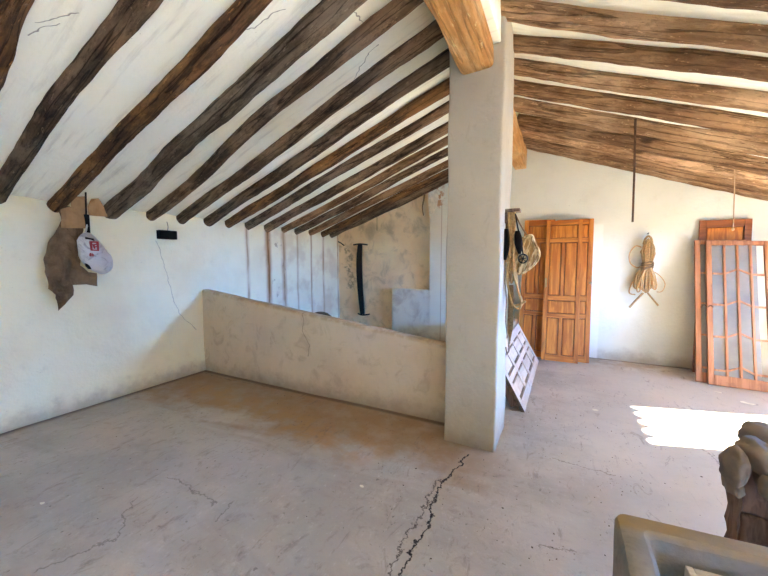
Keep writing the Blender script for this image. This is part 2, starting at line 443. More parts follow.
def sheet(outline, thick, to3d, cell=.03, wave=0, seed=0):
    """A crumpled sheet with a free outline (2-D points, metres) given real thickness; to3d maps (u, v, w) to the place."""
    bm = bmesh.new()
    f = bm.faces.new([bm.verts.new((u, v, 0)) for u, v in outline])
    us = [p[0] for p in outline]; vs = [p[1] for p in outline]
    for ax, lo, hi in ((0, min(us), max(us)), (1, min(vs), max(vs))):
        k = lo + cell
        while k < hi:
            pc = Vector((0, 0, 0)); pc[ax] = k; no = Vector((0, 0, 0)); no[ax] = 1
            bmesh.ops.bisect_plane(bm, geom=bm.verts[:] + bm.edges[:] + bm.faces[:], plane_co=pc, plane_no=no); k += cell
    ret = bmesh.ops.extrude_face_region(bm, geom=bm.faces[:])
    top = {e for e in ret['geom'] if isinstance(e, bmesh.types.BMVert)}
    for v in bm.verts:
        w = wave * (noise.noise(Vector((v.co.x * 6, v.co.y * 4, seed))) + .5 * noise.noise(Vector((v.co.x * 17, v.co.y * 13, seed + 5))))
        v.co.z = w + (thick if v in top else 0)
    for v in bm.verts: v.co = to3d(*v.co)
    bmesh.ops.recalc_face_normals(bm, faces=bm.faces[:])
    return bm

# ------------------------------------------------------------------ the room
XL, XR, YF, YB, YN = -4.265, 3.05, -1.5, 6.1, 6.24
XRIDGE = -.6
def underL(x): return 1.955 + .358 * (x + 4.265)
def underR(x): return 3.064 - .366 * x
COFF = .085
def grid_floor():
    bm = bmesh.new(); bmesh.ops.create_grid(bm, x_segments=90, y_segments=90, size=1)
    for v in bm.verts:
        x = XL - .1 + (v.co.x + 1) / 2 * (XR + .15 - XL + .1); y = YF - .1 + (v.co.y + 1) / 2 * (YN + .1 - YF + .1)
        v.co = Vector((x, y, .006 * noise.noise(Vector((x * .9, y * .9, 0))) - .004))
    ret = bmesh.ops.extrude_face_region(bm, geom=bm.faces[:])
    for e in ret['geom']:
        if isinstance(e, bmesh.types.BMVert): e.co.z = -.12
    bmesh.ops.recalc_face_normals(bm, faces=bm.faces[:])
    return bm
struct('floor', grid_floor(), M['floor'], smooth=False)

struct('wall_left', subdiv_box((XL - .3, YF - .3, -.1), (XL, YN + .3, 2.12), .22, 0, .012, .9, 1), M['wall_l'], smooth=True)
# back wall: proud part on the right, shallow recess and low block on the left
def prism(poly, y0, y1):
    bm = bmesh.new()
    a = [bm.verts.new((x, y0, z)) for x, z in poly]; b = [bm.verts.new((x, y1, z)) for x, z in poly]
    n = len(poly); bm.faces.new(a); bm.faces.new(b[::-1])
    for i in range(n): bm.faces.new((a[i], b[i], b[(i + 1) % n], a[(i + 1) % n]))
    bmesh.ops.recalc_face_normals(bm, faces=bm.faces[:])
    return bm
struct('wall_back', prism([(-2.16, -.1), (XR + .3, -.1), (XR + .3, underR(XR + .3) + .13), (XRIDGE, 3.42), (-2.16, underL(-2.16) + .13)], YB, YB + .45), M['wall_b'])
struct('wall_recess', prism([(XL - .05, -.1), (-2.1, -.1), (-2.1, underL(-2.1) + .13), (XL - .05, 2.1)], YN, YN + .3), M['recess'])
def low_block():
    bm = subdiv_box((-2.94, YB + .01, -.1), (-2.12, YN + .05, .93), .12, .012, .008, 3, 4)
    return bm
struct('wall_ledge', low_block(), M['wall_b'], smooth=True)
# right wall with the terrace door and two added openings
DY0, DY1, DTOP = 4.12, 5.02, 1.86
bm = bmesh.new()
EY0, EY1 = -1.35, -.05  # unseen near opening, added for warm sun bounce in the foreground
GY0, GY1 = 3.15, 3.96  # unseen opening, added to send blue sky light to the left wall
box(bm, (XR, YF - .3, -.1), (XR + .3, EY0, 1.99)); box(bm, (XR, EY1, -.1), (XR + .3, GY0, 1.99)); box(bm, (XR, GY1, -.1), (XR + .3, DY0, 1.99)); box(bm, (XR, DY1, -.1), (XR + .3, YB + .4, 1.99))
struct('wall_right', bm, M['wall_o'])
# front wall behind the camera with a wide doorway
bm = prism([(XL - .3, -.1), (XR + .3, -.1), (XR + .3, underR(XR + .3) + .12), (XRIDGE, 3.42), (XL, 2.07), (XL - .3, 2.0)], YF - .3, YF)
struct('wall_front', bm, M['wall_o'])

LEFT_P = [(.30, .30), (.76, .76), (1.15, 1.08), (1.55, 1.50), (1.99, 1.87), (2.42, 2.18), (2.80, 2.63), (3.16, 3.02), (3.48, 3.40), (3.82, 3.76), (4.22, 4.18), (4.58, 4.55), (4.93, 4.90), (5.31, 5.29), (5.68, 5.66), (5.99, 5.97)]
RIGHT_P = [(1.66, 1.72), (2.1, 2.18), (2.44, 2.58), (2.725, 2.94), (3.16, 3.19), (3.58, 3.62), (4.0, 4.03), (4.46, 4.48), (4.93, 4.94), (5.36, 5.38), (5.72, 5.74), (5.99, 5.99)]
LEFT_Y = [(a + b) / 2 for a, b in LEFT_P]; RIGHT_Y = [(a + b) / 2 for a, b in RIGHT_P]
def ceiling(x0, x1, fn, ys, seed):
    bm = bmesh.new(); nx, ny = 40, 150; g = []
    for i in range(nx + 1):
        row = []
        for j in range(ny + 1):
            x = x0 + (x1 - x0) * i / nx; y = YF - .3 + (YN + .3 - YF + .3) * j / ny
            d = min(abs(y - k) for k in ys)
            arch = .022 * min(d / .16, 1.0)
            row.append(bm.verts.new((x, y, fn(x) + COFF + arch + .012 * noise.noise(Vector((x * 1.6, y * 2.5, seed))))))
        g.append(row)
    for i in range(nx):
        for j in range(ny): bm.faces.new((g[i][j], g[i][j + 1], g[i + 1][j + 1], g[i + 1][j]))
    ret = bmesh.ops.extrude_face_region(bm, geom=bm.faces[:])
    for e in ret['geom']:
        if isinstance(e, bmesh.types.BMVert): e.co.z += .12
    bmesh.ops.recalc_face_normals(bm, faces=bm.faces[:])
    return bm
struct('ceiling_left', ceiling(XL - .3, XRIDGE + .01, underL, LEFT_Y, 1), M['ceil'], smooth=True)
struct('ceiling_right', ceiling(XRIDGE - .01, XR + .24, underR, RIGHT_Y, 2), M['ceil'], smooth=True)

# curved eaves tiles along the terrace side: their edge shapes the sun patch on the floor
def eave():
    bm = bmesh.new(); y = -1.6; k = 0
    while y < 6.6:
        for t, (xa, xb) in enumerate(((XR + .1, XR + .40),)):
            arc = []
            for s in range(9):
                a = math.pi * s / 8
                arc.append((y - .095 * math.cos(a), .11 * math.sin(a)))
            lo = []; hi = []
            for x in (xa, xb):
                z = underR(x) + .045
                lo.append([bm.verts.new((x, yy, z + zz)) for yy, zz in arc]); hi.append([bm.verts.new((x, yy, z + zz + .014)) for yy, zz in arc])
            for s in range(8):
                bm.faces.new((lo[0][s], lo[0][s + 1], lo[1][s + 1], lo[1][s])); bm.faces.new((hi[0][s], hi[1][s], hi[1][s + 1], hi[0][s + 1]))
                bm.faces.new((lo[1][s], lo[1][s + 1], hi[1][s + 1], hi[1][s]))
        y += .19; k += 1
    bmesh.ops.recalc_face_normals(bm, faces=bm.faces[:])
    return bm
struct('trim_eaves', eave(), M['tile'])
struct('wall_pillar', subdiv_box((-.82, 2.705, -.05), (-.405, 3.205, 3.42), .085, .018, .010, 2.2, 5), M['pillar'],
       'tall square plastered pillar in the middle of the room', 'pillar', smooth=True)
def parapet():
    bm = subdiv_box((-4.29, 3.01, -.05), (-.80, 3.13, 1.0), .1, .025, 0, 1)
    for v in bm.verts:
        if v.co.z > -.04:
            top = 1.092 - .1096 * (v.co.x + 4.21)
            v.co.z = v.co.z * top
    roughen(bm, .010, 2.5, 8)
    return bm
struct('wall_parapet', parapet(), M['half'], 'low sloping plastered parapet running from the left wall to the pillar', 'low wall', smooth=True)
struct('wall_stairwell', subdiv_box((-.76, 3.19, -.05), (-.60, 6.12, .52), .12, .02, .01, 2.5, 9), M['half'], smooth=True)
# terrace outside, yard in front, and unseen blockers added to shape the light
bm = bmesh.new(); box(bm, (XR + .02, -1.9, -.2), (60, 60, -.03)); struct('exterior_ground', bm, M['earth'])
bm = bmesh.new(); box(bm, (-60, -60, -.2), (60, -1.91, -.03)); struct('exterior_yard', bm, M['earth'])
bm = bmesh.new(); box(bm, (9, -30, -.1), (9.4, 30, 1.82)); struct('exterior_horizon_blocker', bm, M['wall_o'])  # added out of view, height set to limit the low blue sky light
bm = bmesh.new(); box(bm, (5.6, -4.5, -.1), (5.9, .55, 2.5)); struct('exterior_sky_blocker', bm, M['wall_o'])  # added out of view to keep sky light from the near opening
bm = bmesh.new()
pr = [(XR + .31, 2.2), (6.2, 2.2), (6.2, 4.96), (XR + .31, 4.10)]
pa = [bm.verts.new((x, y, 1.93)) for x, y in pr]; pb = [bm.verts.new((x, y, 2.02)) for x, y in pr]
bm.faces.new(pa[::-1]); bm.faces.new(pb)
for i in range(4): bm.faces.new((pa[i], pa[(i + 1) % 4], pb[(i + 1) % 4], pb[i]))
struct('exterior_sun_blocker', bm, M['old_board'])  # unseen slanted slab, added to keep the sun out of the second opening
for py in (2.3, 4.8):
    bm = bmesh.new(); box(bm, (6.05, py - .06, -.05), (6.17, py + .06, 1.93)); struct('exterior_blocker_post', bm, M['old_board'])  # posts under the added sun-blocking slab

# ------------------------------------------------------------------ timber
def log_mesh(L, r0, r1, seed, bend=.03, amp=.12):
    bm = bmesh.new(); n = 90; seg = 18; rings = []
    for i in range(n + 1):
        t = i / n; x = L * t
        cy = bend * (noise.noise(Vector((x * .55, seed, 1))) * 1.6 + .35 * noise.noise(Vector((x * 1.9, seed, 9))))
        cz = bend * .7 * (noise.noise(Vector((x * .6, seed, 4))) + .3 * noise.noise(Vector((x * 2.1, seed, 5))))
        r = (r0 + (r1 - r0) * t) * (1 + .09 * noise.noise(Vector((x * 2.2, seed, 2))))
        ring = []
        for k in range(seg):
            a = 2 * math.pi * k / seg
            q = r * (1 + amp * noise.noise(Vector((x * 2.4, math.cos(a) * 1.6 + seed * 3, math.sin(a) * 1.6))) + .08 * noise.noise(Vector((x * 9, math.cos(a) * 4, math.sin(a) * 4 + seed))))
            ring.append(bm.verts.new((x, cy + q * math.cos(a), cz + q * math.sin(a))))
        rings.append(ring)
    for i in range(n):
        for k in range(seg):
            bm.faces.new((rings[i][k], rings[i][(k + 1) % seg], rings[i + 1][(k + 1) % seg], rings[i + 1][k])).smooth = True
    bm.faces.new(rings[0][::-1]); bm.faces.new(rings[-1])
    bmesh.ops.recalc_face_normals(bm, faces=bm.faces[:])
    return bm
def log(p0, p1, r0, r1, mat, seed, label, group, bend=.03):
    p0, p1 = Vector(p0), Vector(p1); d = p1 - p0
    o = link('roof_beam', log_mesh(d.length, r0, r1, seed, bend), mat)
    o.location = p0
    o.rotation_euler = d.to_track_quat('X', 'Z').to_euler()
    return tag(o, label, 'beam', group)

ORD = ['first', 'second', 'third', 'fourth', 'fifth', 'sixth', 'seventh', 'eighth', 'ninth', 'tenth', 'eleventh', 'twelfth', 'thirteenth']
LR = [.08, .08, .060, .064, .080, .062, .066, .070, .066, .066, .070, .064, .064, .064, .070, .070]
LM = ['log_dark', 'log_red', 'log_dark', 'log_red', 'log_grey', 'log_dark', 'log_dark', 'log_dark', 'log_red', 'log_dark', 'log_dark', 'log_tan2', 'log_dark', 'log_tan2', 'log_red', 'log_dark']
for i, y in enumerate(LEFT_Y):
    r = LR[i]; off = COFF - .28 * r
    xe = -.62 if not 2.6 < y < 3.3 else -.8
    x0 = XL - .12
    if i == 1: lab = 'reddish brown log beam at the top left corner of the photo'
    elif i == 0: lab = 'dark log beam on the left roof slope nearest the front wall'
    elif i == 2: lab = 'thick dark bark-brown log beam just before the one with the torn sack'
    elif i == 3: lab = 'log beam, orange near its top, with the torn brown sack hung at its low end'
    elif i == 4: lab = 'greyish cracked log beam next behind the beam with the torn sack'
    elif i == 5: lab = 'dark log beam whose low end sits above the black wall box'
    else: lab = f'dark log beam on the left slope, {ORD[i - 6]} one behind the black wall box' if i < 15 else 'last dark log beam of the left slope, against the back wall'
    yw, yr = LEFT_P[i]; log((x0, yw, underL(x0) + off), (xe, yr, underL(xe) + off), r * 1.03, r * .97, M[LM[i]], 10 + i * 3.7, lab, 'log beams of the left roof slope', .05 if i < 6 else .03)
RRAD = [.07, .075, .070, .071, .076, .076, .085, .095, .098, .095, .088, .085]
for i, y in enumerate(RIGHT_Y):
    r = RRAD[i]; off = COFF - .22 * r
    x0 = -.5 if i < 4 or i > 5 else -.42
    if y < 2.7: x0 = -.46
    if y > 3.3: x0 = -.56
    x1 = XR + .2
    if i == 11: lab = 'last log beam of the right slope, lying along the back wall'
    elif i == 3: lab = 'tan log beam of the right slope starting at the front of the pillar top'
    elif i < 3: lab = f'tan log beam of the right slope, {["third", "second", "first"][i]} one in front of the pillar'
    else: lab = f'tan log beam on the right slope, {ORD[i - 4]} one behind the front of the pillar'
    yl, yr = RIGHT_P[i]; log((x0, yl, underR(x0) + off), (x1, yl + (yr - yl) * 1.25, underR(x1) + off), r, r * 1.04, M['log_tan' if i % 2 else 'log_tan2'], 90 + i * 5.3, lab, 'log beams of the right roof slope', .035)

def hewn(lo, hi, seed, bev=.02):
    L = hi[1] - lo[1]
    bm = subdiv_box(lo, hi, .07, bev, .010, 5, seed)
    for v in bm.verts: v.co.x += .018 * noise.noise(Vector((seed, v.co.y * 1.2, 0))); v.co.z += .012 * noise.noise(Vector((seed, v.co.y * 1.4, 7)))
    return bm
bm = hewn((-.725, YF - .1, 2.885), (-.49, 2.72, 3.24), 3, .03)
for v in bm.verts: v.co = Vector((v.co.y, v.co.x, v.co.z))
bmesh.ops.reverse_faces(bm, faces=bm.faces[:])
o = link('roof_beam', bm, M['hewn'], None, True); o.matrix_world = Matrix(((0, 1, 0, 0), (1, 0, 0, 0), (0, 0, 1, 0), (0, 0, 0, 1))) if False else Matrix.Identity(4)
for v in o.data.vertices: v.co = Vector((v.co.x, -v.co.y, v.co.z))
o.data.flip_normals() if False else None
o.rotation_euler = (0, 0, math.pi / 2)
tag(o, 'thick square-hewn orange ridge beam resting on top of the pillar', 'beam')
bm = hewn((3.19, .545, 2.945), (YB + .06, .725, 3.24), 6, .015)
o = link('roof_beam', bm, M['hewn'], None, True); o.rotation_euler = (0, 0, math.pi / 2)
tag(o, 'squared ridge beam running from behind the pillar to the back wall', 'beam')
# plaster fillet beside the ridge beam
struct('trim_ridge', subdiv_box((-.50, YF, 3.05), (-.44, 2.72, 3.33), .15, .01, .008, 4, 2), M['ceil'], smooth=True)

# ------------------------------------------------------------------ door leaves against the back wall
def panel_leaf(name, label, group, x0, w, h, ybot, ytop, cols, rows, th=.04, mats=('door', 'door_h', 'door_p'), cat='door leaf'):
    """leaf standing on its lower edge at y=ybot, its head leaning at y=ytop. rows: list of (z0, z1, ncols)"""
    lean = math.asin((ytop - ybot) / h)
    t = thing(name, label, cat, (x0, ybot, 0), (-lean, 0, 0), group)
    s = cols['stile']; m = .045
    def piece(nm, lo, hi, mt, bev=.003):
        b = bmesh.new(); box(b, lo, hi, bev); link(nm, b, M[mt], t)
    piece('stile', (0, -th, 0), (s, 0, h), mats[0]); piece('stile', (w - s, -th, 0), (w, 0, h), mats[0])
    zs = [0] + [v for r in rows for v in r[:2]] + [h]
    for a, b in zip(zs[::2], zs[1::2]): piece('rail', (s + .0005, -th + .001, a), (w - s - .0005, -.001, b), mats[1])
    for z0, z1, n in rows:
        if n == 2:
            c = w / 2; piece('muntin', (c - m / 2, -th + .001, z0 + .0005), (c + m / 2, -.001, z1 - .0005), mats[0])
        spans = [(s, w - s)] if n == 1 else [(s, w / 2 - m / 2), (w / 2 + m / 2, w - s)]
        for a, b in spans:
            bp = bmesh.new(); a += .0006; b -= .0006; y = -th + .024
            box(bp, (a, y, z0 + .0006), (b, -.010, z1 - .0006), 0, mi=1)
            box(bp, (a + .010, y - .015, z0 + .011), (b - .010, y + .002, z1 - .011), .009)
            link('panel', bp, [M[mats[2]], M['door_g']], t)
    return t
ROWS = [(.09, .64, 2), (.70, .90, 1), (.97, 1.78, 2), (1.84, 2.05, 1)]
A = panel_leaf('door_leaf', 'varnished orange panelled door leaf in shadow, half hidden behind the front leaf', 'varnished door leaves leaning on the back wall',
               -.565, .44, 2.14, 5.80, YB - .012, {'stile': .06}, ROWS)
A.rotation_euler.y = R(.7)
B = panel_leaf('door_leaf', 'varnished orange door leaf of which only the right edge shows behind the front leaf', 'varnished door leaves leaning on the back wall',
               -.075, .49, 2.13, 5.74, YB - .012, {'stile': .06}, ROWS)
Dl = panel_leaf('door_leaf', 'front varnished orange panelled door leaf fully in view', 'varnished door leaves leaning on the back wall',
                -.215, .485, 2.12, 5.645, YB - .085, {'stile': .055}, ROWS)
def hardware(parent, x, z, y, kind):
    bm = bmesh.new()
    if kind == 'lock_plate': box(bm, (x - .014, y - .006, z - .07), (x + .014, y + .002, z + .07), .002)
    else:
        tube(bm, [(x, y + .002, z), (x, y - .03, z)], .009, 10)
        blob(bm, (x, y - .04, z), (.02, .016, .02), 0)
    link(kind, bm, M['chrome'], parent)
hardware(Dl, .022, 1.16, -.0405, 'lock_plate'); hardware(B, .468, 1.16, -.0405, 'door_knob')

# ------------------------------------------------------------------ window leaves, brown door behind them
def sash(label, x0, w, h, ybot, ytop, full):
    lean = math.asin((ytop - ybot) / h); th = .038
    t = thing('window_sash', label, 'window sash', (x0, ybot, 0), (-lean, R(1.2) if full else R(1.0), 0), 'sashes leaning on the back wall')
    s = .055
    def piece(nm, lo, hi):
        b = bmesh.new(); box(b, lo, hi, .004); link(nm, b, M['win'], t)
    piece('stile', (0, -th, 0), (s, 0, h)); piece('stile', (w - s, -th, 0), (w, 0, h))
    piece('rail', (s + .0005, -th + .001, 0), (w - s - .0005, -.001, .12)); piece('rail', (s + .0005, -th + .001, h - .055), (w - s - .0005, -.001, h))
    bm = bmesh.new(); xs = [s, s + (w - 2 * s) * .25, w / 2, s + (w - 2 * s) * .75, w - s]; y0, y1 = -th + .006, -.008
    for x in xs[1:4]: box(bm, (x - .012, y0, .12), (x + .012, y1, h - .055), .003, 1)
    for zz in (.18, .585, .985, 1.385):
        pts = [(xs[0], zz), (xs[1], zz), (xs[2], zz + .065), (xs[3], zz), (xs[4], zz)]
        for (xa, za), (xb, zb) in zip(pts, pts[1:]):
            b2 = bmesh.new(); box(b2, (xa + .006, y0 + .001, -.011), (xb - .006, y1 - .001, .011))
            for v in b2.verts: v.co.z += za + (zb - za) * (v.co.x - xa) / (xb - xa)
            me = bpy.data.meshes.new('t'); b2.to_mesh(me); b2.free(); bm.from_mesh(me); bpy.data.meshes.remove(me)
    link('glazing_bars', bm, M['win'], t)
    bm = bmesh.new(); box(bm, (s - .004, -.018, .116), (xs[3] + .055 if full else w - s + .004, -.014, h - .051)); link('pane', bm, M['glassm'], t)
    return t
bd = panel_leaf('door_leaf', 'dark brown panelled door leaf standing behind the glazed sashes', None, 1.625, .51, 2.02, 5.93, YB - .012, {'stile': .07},
                [(.12, .9, 2), (1.02, 1.58, 1), (1.70, 1.93, 1)], .035, ('brown_door', 'brown_door', 'door_p'))
W1 = sash('pine window sash whose left stile shows beside the front sash', 1.535, .50, 1.83, 5.47, YB - .085, False)
W2 = sash('front pine window sash with chevron glazing bars, leaning by the right edge', 1.630, .60, 1.82, 5.405, YB - .135, True)
bm = bmesh.new(); tube(bm, catmull([(-.065, -.045, .93), (-.03, -.055, .965), (0, -.05, .94), (.03, -.052, .965), (.055, -.045, .94)]), .006, 6); link('latch', bm, M['rust'], W2)

# ------------------------------------------------------------------ rope hank on the back wall
def rope_coil():
    t = thing('rope_hank', 'coiled tan rope hank hanging alone on the back wall', 'rope', (1.075, YB - .05, 1.79))
    bm = bmesh.new(); rnd = random.Random(3)
    for k in range(22):
        u = (k - 10.5) / 10.5; j = lambda q=.012: rnd.uniform(-q, q)
        yy = -.025 - .05 * rnd.random()
        top = .0 - .10 * abs(u) ** 2 + j(); bot = -.74 + j(.06) + .05 * abs(u)
        a, b = u * .052, u * .112
        loop = [(a * .6, yy, top), (a + .022 + j(), yy - .01, top - .09), (a * 1.05 + .018 + j(), yy - .012, -.24), (a * .75 + .01, yy - .012, -.385), (b * .8 + .014 + j(), yy - .01, -.52), (b + .02 + j(), yy, bot + .06), (b + j(), yy, bot),
                (b - .02 + j(), yy + .006, bot + .05), (b * .8 - .014 + j(), yy + .012, -.50), (a * .75 - .01, yy + .012, -.38), (a * 1.05 - .018 + j(), yy + .012, -.22), (a - .022 + j(), yy + .012, top - .08)]
        tube(bm, catmull(loop + [loop[0]], 4)[:-1], .0095, 6, True)
    link('coil', bm, M['rope'], t)
    bm = bmesh.new()
    for k in range(6):
        z = -.345 - k * .016; pts = [((.062 + .004 * k % .01) * math.cos(a), -.048 + .05 * math.sin(a), z + .022 * math.sin(a * .5 + k) + .02 * math.cos(a)) for a in (2 * math.pi * q / 20 for q in range(20))]
        tube(bm, pts, .0095, 6, True)
    link('binding', bm, M['rope_d'], t)
    bm = bmesh.new()
    tube(bm, catmull([(-.055, -.04, -.08), (-.035, -.04, .0), (.0, -.04, .035), (.035, -.04, -.005), (.05, -.04, -.09)], 6), .013, 6)
    tube(bm, catmull([(-.07, -.03, -.12), (-.14, -.03, -.10), (-.205, -.03, -.20), (-.195, -.03, -.33), (-.12, -.035, -.40), (-.06, -.04, -.385)], 6), .009, 6)
    tube(bm, catmull([(.09, -.035, -.46), (.17, -.03, -.53), (.22, -.028, -.63), (.19, -.03, -.73), (.13, -.035, -.74)], 6), .006, 6)
    tube(bm, catmull([(-.09, -.035, -.50), (-.17, -.03, -.66), (-.18, -.03, -.77), (-.11, -.03, -.79)], 6), .009, 6)
    tube(bm, catmull([(-.02, -.035, -.76), (-.10, -.03, -.87), (-.17, -.025, -.98)], 6), .013, 6)
    tube(bm, catmull([(.03, -.035, -.76), (.10, -.03, -.85), (.16, -.025, -.93)], 6), .012, 6)
    link('loose_end', bm, M['rope'], t)
    bm = bmesh.new(); tube(bm, [(0, .055, .07), (0, -.04, .078)], .006, 8); link('nail', bm, M['iron'], t)
rope_coil()

# ------------------------------------------------------------------ harness hung behind the pillar
PY = 2.94
def hang(pts, y=PY): return [at(px, py, y + dy) for px, py, dy in pts]
t = thing('wooden_bracket', 'small dark wooden hanging bracket on the right side of the pillar', 'bracket', (-.40, 2.94, 1.885))
bm = bmesh.new(); box(bm, (-.004, -.06, -.014), (.105, .05, .010), .004); link('board', bm, M['old_board'], t)
bm = bmesh.new(); box(bm, (-.008, -.055, -.10), (.012, .045, -.0145), .004); link('back_plate', bm, M['old_board'], t)
rnd = random.Random(11)
bm = bmesh.new()
for k in range(18):
    x0 = 506.6 + k * .45 + rnd.uniform(-.3, .3); dy = rnd.uniform(-.03, .04); xs = rnd.uniform(-1.6, 1.6)
    end = 262 + rnd.uniform(-6, 30)
    p = hang([(x0, 211.5, dy), (x0 + .3, 214, dy), (x0 + xs * .5, 228, dy), (509.6 + (k - 9) * .38 + xs, 243, dy), (510 + (k - 9) * .38 + xs, end - 8, dy), (511 + (k - 9) * .25 - xs, end, dy)])
    tube(bm, catmull(p, 6), .0095, 6)
o = link('rope_bunch', bm, M['rope'], None, False); tag(o, 'thick bunch of tan ropes hanging from the bracket on the pillar side', 'rope')
bm = bmesh.new()
for k in range(4):
    d = k * .9; dy = -.02 + k * .02
    p = hang([(509 + d, 262, dy), (507 + d * .5, 275, dy), (509, 292, dy), (513 + d, 305 + k, dy), (519 + d * .5, 309 - k, dy), (521 + d * .6, 302, dy), (518, 290, dy), (514 + d, 276, dy), (513 + d * .5, 264, dy)])
    tube(bm, catmull(p, 6), .008, 6)
tube(bm, catmull(hang([(512, 306, .0), (518, 305, -.01), (525.5, 301, -.02)]), 4), .010, 6)
o = link('rope_loop', bm, M['rope'], None); tag(o, 'drooping rope loop with a stiff end below the rope bunch', 'rope')
bm = bmesh.new()
for k in range(4):
    xo = 508.5 + k * 1.4
    tube(bm, catmull(hang([(xo, 285, .02), (xo + .5, 305, .02), (xo - .3, 325, .03), (xo + .4 - k, 347 - k * 3, .03)]), 6), .007, 6)
o = link('rope_tail', bm, M['rope_d'], None); tag(o, 'bundle of straight brown rope tails reaching down to the white panel', 'rope')
bm = bmesh.new()
tube(bm, catmull(hang([(506, 262, -.03), (505.4, 280, -.03), (506.4, 300, -.03), (505.6, 320, -.03), (507, 332, -.03), (508.5, 340, -.03), (509, 350, -.03), (507, 353, -.03), (505.8, 347, -.03)]), 6), .006, 6)
o = link('thin_chain', bm, M['rope_g'], None); tag(o, 'thin grey cord dangling close to the pillar edge', 'cord')
def strap(px0, px1, y0, y1, wtop, dy, label):
    bm = bmesh.new(); n = 10
    for s, (o1, o2) in enumerate(((0, .0),)):
        rows = []
        for i in range(n + 1):
            k = i / n; px = px0 + (px1 - px0) * k; py = y0 + (y1 - y0) * k
            c = at(px, py, PY + dy); w = wtop * (.5 + .9 * math.sin(math.pi * min(1, k * .9 + .1)))
            rows.append([bm.verts.new(c + Vector((a * w, b * .02, 0))) for a, b in ((-1, 0), (-.5, -1), (.5, -1), (1, 0), (.5, 1), (-.5, 1))])
        for a, b in zip(rows, rows[1:]):
            for q in range(6): bm.faces.new((a[q], a[(q + 1) % 6], b[(q + 1) % 6], b[q])).smooth = True
        bm.faces.new(rows[0][::-1]); bm.faces.new(rows[-1])
    # loop over the bracket
    c0 = at(px0, y0, PY + dy)
    bmesh.ops.recalc_face_normals(bm, faces=bm.faces[:])
    return tag(link('leather_strap', bm, M['leather'], None), label, 'harness strap', 'black leather harness straps')
strap(506.2, 505.2, 229, 260, .022, -.055, 'black leather harness strap against the pillar, left of the ropes')
strap(517.5, 519.5, 231, 254, .022, -.05, 'black leather harness strap right of the rope bunch')
bm = bmesh.new(); c = at(523, 258.6, PY - .07); r = .032
tube(bm, [c + Vector((r * math.cos(a), .006 * math.sin(2 * a), r * 1.05 * math.sin(a))) for a in (2 * math.pi * k / 24 for k in range(24))], .006, 8, True)
for a in (0.2, 1.25, 2.3): tube(bm, [c + Vector((r * math.cos(a), 0, r * math.sin(a))), c - Vector((r * math.cos(a), 0, r * math.sin(a)))], .004, 6)
tube(bm, catmull([c + Vector((0, 0, r)), at(521.5, 245, PY - .06), at(517.5, 226, PY - .05), at(515.5, 214, PY - .03)], 5), .006, 6)
tag(link('harness_ring', bm, M['iron'], None), 'dark iron ring with crossbars hanging in front of the woven basket', 'ring')
def basket():
    t = thing('esparto_basket', 'pale woven esparto basket hanging beside the pillar', 'basket', (0, 0, 0))
    bm = bmesh.new(); P = [(516, 240), (524, 238), (532, 235.5), (535, 243), (539.5, 252), (538, 260), (532, 267), (524, 272.5), (517, 274), (512, 268)]
    cen = at(525, 256, PY + .10); nr = 7; rings = []
    prof = [(1.0, -.055), (1.02, -.045), (1.0, -.01), (.92, .04), (.72, .085), (.4, .11), (.12, .118)]
    rim = catmull([at(px, py, PY + .10) for px, py in P + [P[0]]], 4)[:-1]
    for k, d in prof:
        rings.append([bm.verts.new(cen + (p - cen) * k + Vector((-.2 * d, d, 0))) for p in rim])
    n = len(rim)
    for a, b in zip(rings, rings[1:]):
        for q in range(n): bm.faces.new((a[q], a[(q + 1) % n], b[(q + 1) % n], b[q])).smooth = True
    bm.faces.new(rings[-1])
    # flat woven front with braid ridges
    inner = [bm.verts.new(cen + (p - cen) * .97 + Vector((0, -.045, 0))) for p in rim]
    for q in range(n): bm.faces.new((inner[q], inner[(q + 1) % n], rings[0][(q + 1) % n], rings[0][q]))
    bm.faces.new(inner)
    bmesh.ops.recalc_face_normals(bm, faces=bm.faces[:])
    link('body', bm, M['basket'], t)
    bm = bmesh.new(); tube(bm, [p + Vector((0, -.055, 0)) for p in rim], .008, 6, True)
    for (x0, y0), (x1, y1) in (((517, 272), (533, 238)), ((524, 271), (536, 246)), ((514, 264), (526, 239)), ((531, 266), (538, 254))):
        a = at(x0, y0, PY + .04); b = at(x1, y1, PY + .04); mid = (a + b) / 2 + Vector((.01, -.012, .005))
        tube(bm, catmull([a, mid, b], 5), .006, 6)
    link('braid', bm, M['basket'], t)
    bm = bmesh.new(); tube(bm, catmull([at(528, 236.5, PY + .05), at(521, 226, PY + .03), at(515, 213.3, PY + .0)], 5), .006, 6); link('handle', bm, M['rope_d'], t)
basket()

